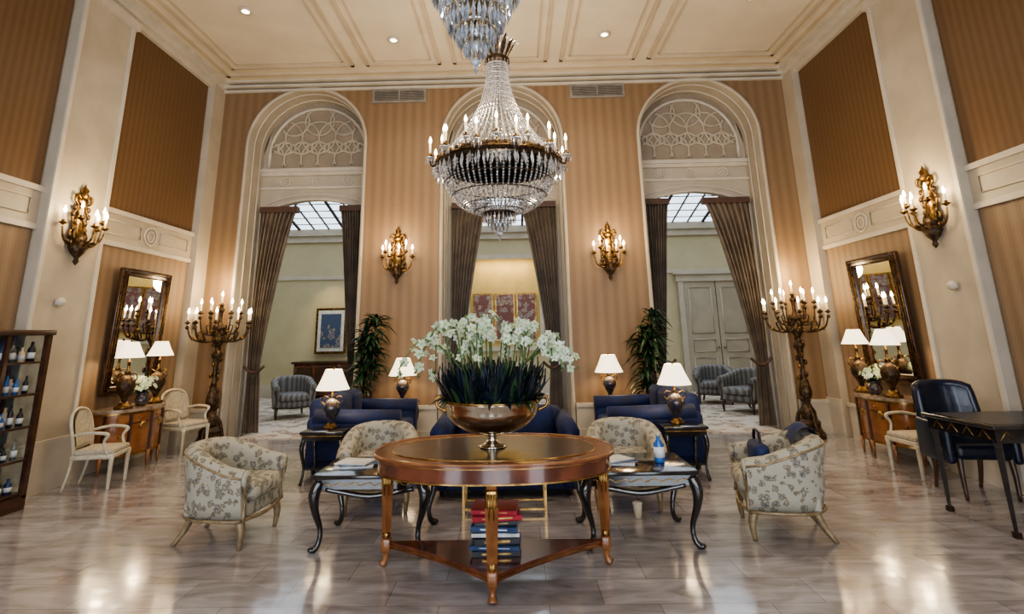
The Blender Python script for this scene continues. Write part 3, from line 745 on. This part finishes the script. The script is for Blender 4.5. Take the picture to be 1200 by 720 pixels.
b = B(); b.lathe([(.028, 0), (.038, .1), (.04, .105)], CUPM, n=16); b.lathe([(.041, .105), (.041, .112), (.03, .118)], WHITE, n=16)
b.finish('paper_cup', (1.13, 4.83, 0.0))

# brass and glass low table
b = B(); w, d, h = .74, .30, .36
for sx in (-1, 1):
    for sy in (-1, 1): b.box(sx*(w/2-.02)-.010, sx*(w/2-.02)+.010, sy*(d/2-.02)-.010, sy*(d/2-.02)+.010, 0, h, GOLDB)
for z in (.03, h-.03):
    for s in (-1, 1): b.box(-w/2+.02, w/2-.02, s*(d/2-.02)-.008, s*(d/2-.02)+.008, z, z+.016, GOLDB); b.box(s*(w/2-.02)-.008, s*(w/2-.02)+.008, -d/2+.02, d/2-.02, z, z+.016, GOLDB)
b.box(-w/2, w/2, -d/2, d/2, h, h+.012, GLASS)
b.finish('brass_coffee_table', (.03, 5.08, 0))

# ------------------------------------------------------------------ centre table
b = B()
def oval(a, c, n=72, p=2.25):
    out = []
    for i in range(n):
        t = TAU*i/n; ct, st = cos(t), sin(t)
        out.append((a*math.copysign(abs(ct)**(2/p), ct), c*math.copysign(abs(st)**(2/p), st)))
    return out
A_, C_ = .80, .50
b.prism(oval(A_, C_), .725, .745, WOOD, True); b.prism(oval(A_-.012, C_-.012), .716, .725, GOLDB, True); b.prism(oval(A_-.03, C_-.03), .635, .717, WOOD, True)
b.prism(oval(A_-.024, C_-.024), .628, .637, GOLDB, True)
b.prism(oval(A_-.13, C_-.11), .745, .7475, WOODD, True)
b.tube([(x, y, .742) for x, y in oval(A_-.005, C_-.005)], .010, WOODL, 6, closed=True)
b.tube([(x, y, .747) for x, y in oval(A_-.125, C_-.105)], .004, GOLDB, 4, closed=True)
legs = [(0, -.42), (-.735, .10), (.735, .10)]
for (x, y) in legs:
    dn = Vector((x, y)).normalized()
    b.box(x-.032, x+.032, y-.032, y+.032, .60, .72, WOODL, .006, 1)
    b.box(x-.036, x+.036, y-.036, y+.036, .50, .60, GOLDB, .012, 2)
    for q in (-.018, 0, .018): b.tube([(x+q, y-.036, .58), (x+q*.8, y-.034, .44)], [.008, .003], GOLDB, 5)
    b.lathe([(.026, .08), (.028, .12), (.038, .45), (.042, .5)], WOODL, (x, y, 0), 4, False)
    b.lathe([(.022, .17), (.029, .18), (.029, .20), (.022, .21)], GOLDB, (x, y, 0), 10)
    b.box(x-.03, x+.03, y-.03, y+.03, .09, .17, WOODL, .006, 1)
    b.tube([(x, y, .1), (x, y, .05), (x+dn.x*.02, y+dn.y*.02, .012)], [.026, .02, .03], WOODL, 8, 3)
def cc(p, q, bow, n=12):
    P, Q = Vector(p), Vector(q); m = (P+Q)/2; inn = (Vector((0, -.05))-m).normalized()
    return [tuple(P.lerp(Q, i/n)+inn*bow*4*(i/n)*(1-i/n)) for i in range(n)]
tri = cc((0, -.44), (.75, .12), .05)+cc((.75, .12), (-.75, .12), .0)+cc((-.75, .12), (0, -.44), .05)
b.prism(tri, .105, .145, WOOD); b.prism([(x*1.004, y*1.004) for x, y in tri], .118, .126, GOLDB)
b.finish('center_table', (-.01, 3.84, 0))
b = B(); z = 0
for i, (w, d, h, m, a) in enumerate([(.30, .22, .035, BOOKK, .05), (.31, .23, .03, BOOKB, -.06), (.28, .22, .04, BOOKK, .1), (.30, .21, .03, BOOKW, .0), (.29, .22, .035, BOOKB, -.1), (.27, .2, .03, BOOKK, .05), (.31, .23, .035, BOOKR, .12), (.29, .22, .03, BOOKR, -.08)]):
    b.M = Matrix.Rotation(a, 4, 'Z')
    b.box(-w/2, w/2, -d/2, d/2, z, z+.004, m); b.box(-w/2, w/2, -d/2, d/2, z+h-.004, z+h, m); b.box(-w/2, w/2, -d/2, -d/2+.004, z, z+h, m)
    b.box(-w/2+.004, w/2-.004, -d/2+.004, d/2-.006, z+.004, z+h-.004, BOOKW)
    b.box(-w/2+.06, w/2-.06, -d/2-.001, -d/2, z+.013, z+h-.013, GOLDB if m in (BOOKR, BOOKK) else LABEL); z += h
b.M = Matrix(); b.finish('book_stack', (0, 3.78, .146))

# ------------------------------------------------------------------ orchids
b = B(); q = .95
b.lathe([(r*q, z*q) for r, z in cr([(.10, 0), (.10, .012), (.06, .025), (.035, .05), (.05, .075), (.10, .09), (.22, .13), (.31, .2), (.335, .27), (.345, .30), (.35, .315)], 3)+[(.33, .315), (.30, .22), (.2, .15)]], CHROME, n=44)
b.lathe([(.34*q, .312*q), (.357*q, .318*q), (.357*q, .330*q), (.335*q, .33*q)], GOLDB, n=44); b.lathe([(.335*q, .28), (.05, .29)], SOIL, n=30)
for sg in (-1, 1): b.tube([(sg*.33*q, 0, .24*q), (sg*.40*q, 0, .28*q), (sg*.39*q, 0, .34*q), (sg*.34*q, 0, .31*q)], .011, GOLDB, 6, 4)
for i in range(440):
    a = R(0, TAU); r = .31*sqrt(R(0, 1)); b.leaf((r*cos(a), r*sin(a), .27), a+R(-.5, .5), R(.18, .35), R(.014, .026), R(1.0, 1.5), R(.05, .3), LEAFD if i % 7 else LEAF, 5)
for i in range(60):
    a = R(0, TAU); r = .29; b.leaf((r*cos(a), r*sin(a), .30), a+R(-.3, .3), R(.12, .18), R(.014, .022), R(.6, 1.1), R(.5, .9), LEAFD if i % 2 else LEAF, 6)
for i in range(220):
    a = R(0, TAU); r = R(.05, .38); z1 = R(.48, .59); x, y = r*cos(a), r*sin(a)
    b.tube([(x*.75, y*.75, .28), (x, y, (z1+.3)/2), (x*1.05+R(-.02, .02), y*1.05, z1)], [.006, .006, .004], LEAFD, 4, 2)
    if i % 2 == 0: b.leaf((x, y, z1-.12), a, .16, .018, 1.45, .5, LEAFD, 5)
GLOWP = mk('orchid_throat', (.45, .42, .10), .5)
def orchid(c, r, n):
    n = n.normalized(); u = n.orthogonal().normalized(); v = n.cross(u); c = Vector(c)
    a0 = R(0, TAU)
    for k in range(5):
        a = a0+TAU*k/5; d = u*cos(a)+v*sin(a); e = -u*sin(a)+v*cos(a); w = .40 if k % 2 else .30
        b.add([c, c+d*r*.55+e*r*w+n*r*.12, c+d*r+n*r*.02, c+d*r*.55-e*r*w+n*r*.12], [(0, 1, 2, 3)], PETAL, True)
    b.ball(tuple(c+n*r*.15), r*.16, GLOWP, 5, 4)
def spray(x0, y0, top, end, nf):
    P = cr([(x0*.4, y0*.4, .3), (x0*.8, y0*.8, .50), top, ((top[0]+end[0])/2, (top[1]+end[1])/2, max(top[2], end[2])+.02), end], 6)
    b.tube(P, .005, STEM, 5)
    for k in range(nf):
        p = Vector(P[len(P)-1-int(k*(len(P)*.5)/nf)]); off = Vector((R(-.035, .035), R(-.05, .03), R(-.045, .03)))
        orchid(p+off, R(.030, .044), Vector((R(-.7, .7), R(-1, -.2), R(-.3, .6))))
    for k in range(3):
        p = Vector(P[-1])+Vector((R(-.03, .03), R(-.03, .03), R(-.05, .01))); b.ball(tuple(p), (.008, .008, .012), STEM, 5, 4)
for i in range(26):
    a = R(0, TAU); r = R(.08, .36); x, y = r*cos(a), r*sin(a)
    spray(x, y, (x*1.0, y, R(.64, .84)), (x*1.15+R(-.1, .1), y*1.2-R(0, .1), R(.58, .82)), 6)
for s, ln in ((-1, .64), (-1, .52), (1, .52), (1, .50), (1, .42), (-1, .40), (1, .58)):
    spray(s*.25, R(-.15, .1), (s*.38, R(-.15, .1), R(.64, .70)), (s*ln, R(-.2, .05), R(.48, .58)), 8)
b.finish('orchid_arrangement', (-.02, 3.86, .748), recalc=False)

# ------------------------------------------------------------------ potted dracaenas
def plant(loc):
    b = B()
    b.lathe([(.13, 0), (.15, .04), (.18, .36), (.20, .38), (.20, .42), (.18, .42), (.17, .36)], PORC, n=22); b.lathe([(.17, .37), (.02, .38)], SOIL, n=16)
    for k in range(5):
        a = TAU*k/5; x, y = .05*cos(a), .05*sin(a); zt = (1.76, 1.3, 1.54, 1.05, 1.42)[k]
        b.tube([(x, y, .36), (x*1.5, y*1.5, zt*.6), (x*1.8, y*1.8, zt)], [.018, .015, .012], WOODD, 6, 3)
        for j in range(60):
            b.leaf((x*1.7, y*1.7, zt-R(0, .4)), R(0, TAU), R(.26, .38), .028, R(.3, 1.4), R(.4, 1.1), LEAF, 6)
    return b.finish('potted_dracaena', loc, recalc=False)
plant((-1.98, 7.88, 0)); plant((2.06, 7.88, 0))

# ------------------------------------------------------------------ mirrors
def mirror(loc, rz):
    b = B(); w, h = .94, 1.54; f = .10
    b.box(-w/2+f, w/2-f, -.03, -.012, f, h-f, MIRROR)
    for (x0, x1, z0, z1) in ((-w/2, -w/2+f, 0, h), (w/2-f, w/2, 0, h), (-w/2+f, w/2-f, 0, f), (-w/2+f, w/2-f, h-f, h)):
        b.box(x0, x1, -.06, 0, z0, z1, WOODD, .015, 2)
    for ins, m, t in ((.012, GOLD, .010), (.09, GOLD, .012), (.05, BRONZE, .016)):
        b.tube([(-w/2+ins, -.06, ins), (w/2-ins, -.06, ins), (w/2-ins, -.06, h-ins), (-w/2+ins, -.06, h-ins)], t, m, 6, closed=True)
    o = b.finish('wall_mirror', loc, rz); return o
m1 = mirror((-XW+.04, 6.95, .84), pi/2); m1.rotation_euler = (radians(2.0), 0, pi/2)
m2 = mirror((XW-.04, 6.85, .84), -pi/2); m2.rotation_euler = (radians(2.0), 0, -pi/2)

# ------------------------------------------------------------------ demilune commodes
def commode(loc, rz, w=.98, d=.46, h=.70):
    b = B(); n = 24
    def half(a, c): return [(a*cos(pi+pi*i/n), c*abs(sin(pi*i/n))**.62*-1) for i in range(n+1)]
    b.prism(half(w/2, d), h-.035, h, MARB, True); b.prism(half(w/2-.02, d-.02), h-.06, h-.035, GOLDB, True)
    b.prism(half(w/2-.03, d-.03), .20, h-.06, WOODL, True); b.prism(half(w/2-.02, d-.02), .18, .20, GOLDB, True); b.prism(half(w/2-.02, d-.02), h-.17, h-.16, WOODD, True)
    for i in (2, 7, 12, 17, 22):
        x, y = half(w/2-.025, d-.025)[i]; b.box(x-.015, x+.015, y-.012, y+.012, .18, h-.06, WOODD)
        b.tube([(x, y, .2), (x, y, .0)], [.024, .012], WOODL, 8)
    P = half(w/2-.028, d-.028)
    for i in (4, 9, 14, 19):
        x, y = P[i+1]; b.ball((x, y, .5), (.07, .02, .045), GOLDB, 8, 5) if i in (9, 14) else b.ball((x, y-.005, .4), .018, GOLDB, 8, 5)
        x, y = P[i]; b.ball((x, y-.004, h-.11), .014, GOLDB, 6, 4)
    return b.finish('demilune_commode', loc, rz)
commode((-XW+.09, 6.80, 0), pi/2); commode((XW-.09, 6.76, 0), -pi/2)
for sg in (-1, 1):
    for y in (6.52, 7.08): table_lamp((sg*4.5, y, .701), .78, .155, BRONZE, 7)
    b = B(); b.lathe(cr([(.05, 0), (.08, .06), (.06, .12), (.075, .15)], 3), PORC, n=14)
    for i in range(40):
        a = R(0, TAU); b.leaf((0, 0, .13), a, R(.12, .20), .015, R(.5, 1.4), R(.2, .7), LEAF, 4)
    for i in range(60):
        a = R(0, TAU); r = R(.02, .15); p = (r*cos(a), r*sin(a), R(.2, .34)); orchid(p, .032, Vector((cos(a)-sg*.5, sin(a)-.4, .5)))
    b.finish('flower_vase', (sg*4.48, 6.80, .701), recalc=False)

# ------------------------------------------------------------------ cream open armchairs
def open_chair(loc, rz, sc=.9):
    b = B(); W = CRWOOD
    b.box(-.25, .25, -.25, .22, .36, .41, W, .01, 2); b.box(-.235, .235, -.24, .2, .40, .47, CRFAB, .03, 4)
    for s in (-1, 1):
        b.lathe([(.012, 0), (.018, .02), (.026, .34), (.03, .38)], W, (s*.23, -.225, 0), 10)
        b.tube([(s*.2, .28, 0), (s*.205, .23, .2), (s*.21, .2, .42)], [.014, .018, .022], W, 8, 4)
        b.tube([(s*.225, .22, .64), (s*.28, .05, .67), (s*.28, -.12, .66), (s*.27, -.17, .63), (s*.255, -.13, .55), (s*.235, -.18, .40)], [.018, .018, .02, .022, .016, .018], W, 8, 4)
    F = cr([(-.21, .2, .42), (-.235, .22, .6), (-.24, .26, .78), (-.17, .29, .9), (0, .305, .94), (.17, .29, .9), (.24, .26, .78), (.235, .22, .6), (.21, .2, .42)], 5)
    b.tube(F, .02, W, 8); b.tube([(-.21, .205, .5), (0, .24, .48), (.21, .205, .5)], .016, W, 8, 4)
    rows = []
    for j in range(7):
        t = j/6; z = .51+.40*t; hw = .21 if t < .6 else .21*sqrt(max(.05, 1-((t-.6)/.45)**2)); y = .215+.08*t
        rows.append([(-hw+2*hw*i/8, y+.03*(1-(2*i/8-1)**2)-.0, z) for i in range(9)])
    b.sheet(rows, CRFAB); b.sheet([[(x, y-.035, z) for x, y, z in r] for r in rows], CRFAB)
    return b.finish('open_armchair', loc, rz, recalc=False, sc=sc)
open_chair((-4.28, 5.96, 0), radians(104), .84); open_chair((-4.36, 7.56, 0), radians(75), .86)
open_chair((4.34, 6.00, 0), radians(-86), .86)

# ------------------------------------------------------------------ writing desk + leather chair
b = B(); x0, x1, y0, y1 = -.53, .53, -.36, .36
b.box(x0, x1, y0, y1, .735, .765, BLACK, .008, 2); b.box(x0+.03, x1-.03, y0+.03, y1-.03, .64, .735, BLACK); b.box(x0+.05, x1-.05, y0+.05, y1-.05, .765, .768, BLUEL)
b.box(x0+.003, x1-.003, y0+.003, y1-.003, .745, .75, GOLDB)
for k in range(5): b.tube([(x0+.06+k*.18, y0+.028, .66), (x0+.11+k*.18, y0+.028, .72), (x0+.16+k*.18, y0+.028, .66)], .004, GOLDB, 5)
for k in range(4): b.tube([(x0+.028, y0+.08+k*.15, .66), (x0+.028, y0+.13+k*.15, .72), (x0+.028, y0+.18+k*.15, .66)], .004, GOLDB, 5)
for sx in (x0+.06, x1-.06):
    for sy in (y0+.06, y1-.06):
        b.lathe([(.02, 0), (.022, .03), (.016, .05), (.03, .6), (.034, .66)], BLACK, (sx, sy, 0), 4, False); b.box(sx-.02, sx+.02, sy-.02, sy+.02, 0, .04, BRONZE)
b.finish('writing_desk', (4.19, 4.60, 0), radians(0))
b = B()
for sx in (-1, 1):
    b.tube([(sx*.21, -.19, .4), (sx*.22, -.2, .2), (sx*.215, -.2, 0)], [.028, .022, .016], WOODD, 8, 3)
    b.tube([(sx*.2, .18, .4), (sx*.2, .2, .2), (sx*.2, .25, 0)], [.028, .022, .016], WOODD, 8, 3)
b.box(-.25, .25, -.24, .22, .34, .48, BLUEL, .05, 4)
rows = []
for j in range(11):
    t = j/10; z = .46+.50*t
    rows.append([((-.25+.50*i/14)*(1-.06*t*t), .18+.08*t-.08*((i/7-1)**2)-.012*abs(sin(i*pi/3.5)*sin(j*pi/2.5)), z-.03*t*((i/7-1)**4)) for i in range(15)])
b.sheet(rows, BLUEL); rows2 = [[(x, y+.09, z) for x, y, z in r] for r in rows]; b.sheet(rows2, BLUEL)
edge = [r[0] for r in rows]+rows[-1][1:-1]+[r[-1] for r in rows][::-1]; b.tube([(x, y+.045, z) for x, y, z in edge], .048, BLUEL, 10)
for s in (-1, 1): b.box(*sorted((s*.24, s*.32)), -.22, .22, .30, .66, BLUEL, .035, 3)
b.finish('leather_armchair', (4.30, 5.33, 0), radians(-6), recalc=False, sc=.97)

# ------------------------------------------------------------------ display cabinet
b = B(); w, d, h = .90, .40, 1.60
b.box(-w/2, w/2, -d, 0, 0, .12, WOODD); b.box(-w/2-.02, w/2+.02, -d-.02, 0, h-.05, h, WOODD, .01, 2); b.box(-w/2, w/2, -.02, 0, .1, h-.05, WOODD)
for s in (-1, 1):
    for y in (-d, -.05):
        b.box(*sorted((s*w/2, s*(w/2-.045))), y, y+.045, .1, h-.05, WOODD)
    b.box(*sorted((s*(w/2-.01), s*(w/2-.015))), -d+.04, -.04, .12, h-.05, GLASS)
b.box(-.02, .02, -d, -d+.03, .1, h-.05, WOODD)
for k in range(5):
    z = .13+k*.29; b.box(-w/2+.03, w/2-.03, -d+.03, -.02, z, z+.02, WOODD if k == 0 else GLASS)
    if k: b.box(-w/2+.02, w/2-.02, -d+.015, -d+.03, z, z+.02, WOODD); b.box(-w/2+.01, -w/2+.03, -d+.03, -.02, z, z+.02, WOODD); b.box(w/2-.03, w/2-.01, -d+.03, -.02, z, z+.02, WOODD)
    for i in range(8):
        for y in (-.30, -.15):
            x = -w/2+.1+i*.100; hh = R(.12, .2); m = random.choice((BOTTLE, BOOKK, BOOKK, GLASS, BOOKB, CUPM)); q = R(.022, .035)
            b.lathe([(q, 0), (q, hh*.6), (q*.4, hh*.78), (q*.4, hh)], m, (x, y, z+.02), 10); b.lathe([(q*1.03, hh*.15), (q*1.03, hh*.45)], LABEL, (x, y, z+.02), 10)
b.finish('display_cabinet', (-XW+.06, 4.80, 0), pi/2, recalc=False)

# ------------------------------------------------------------------ world, camera
w = bpy.data.worlds.new('sky'); bpy.context.scene.world = w; w.use_nodes = True
nt = w.node_tree; bg = nt.nodes['Background']; bg.inputs['Color'].default_value = (.78, .88, 1, 1); bg.inputs['Strength'].default_value = 2.3

cam = bpy.data.cameras.new('camera'); co = bpy.data.objects.new('camera', cam); bpy.context.collection.objects.link(co)
cam.sensor_width = 36; cam.lens = 620/1200*36; cam.shift_x = 10/1200; cam.shift_y = -113/1200; cam.clip_start = .05
co.matrix_world = Matrix.Translation((.15, 0, 1.5)) @ Matrix.Rotation(radians(1.0), 4, 'Z') @ Matrix.Rotation(radians(103), 4, 'X') @ Matrix.Rotation(radians(-1.0), 4, 'Z')
bpy.context.scene.camera = co
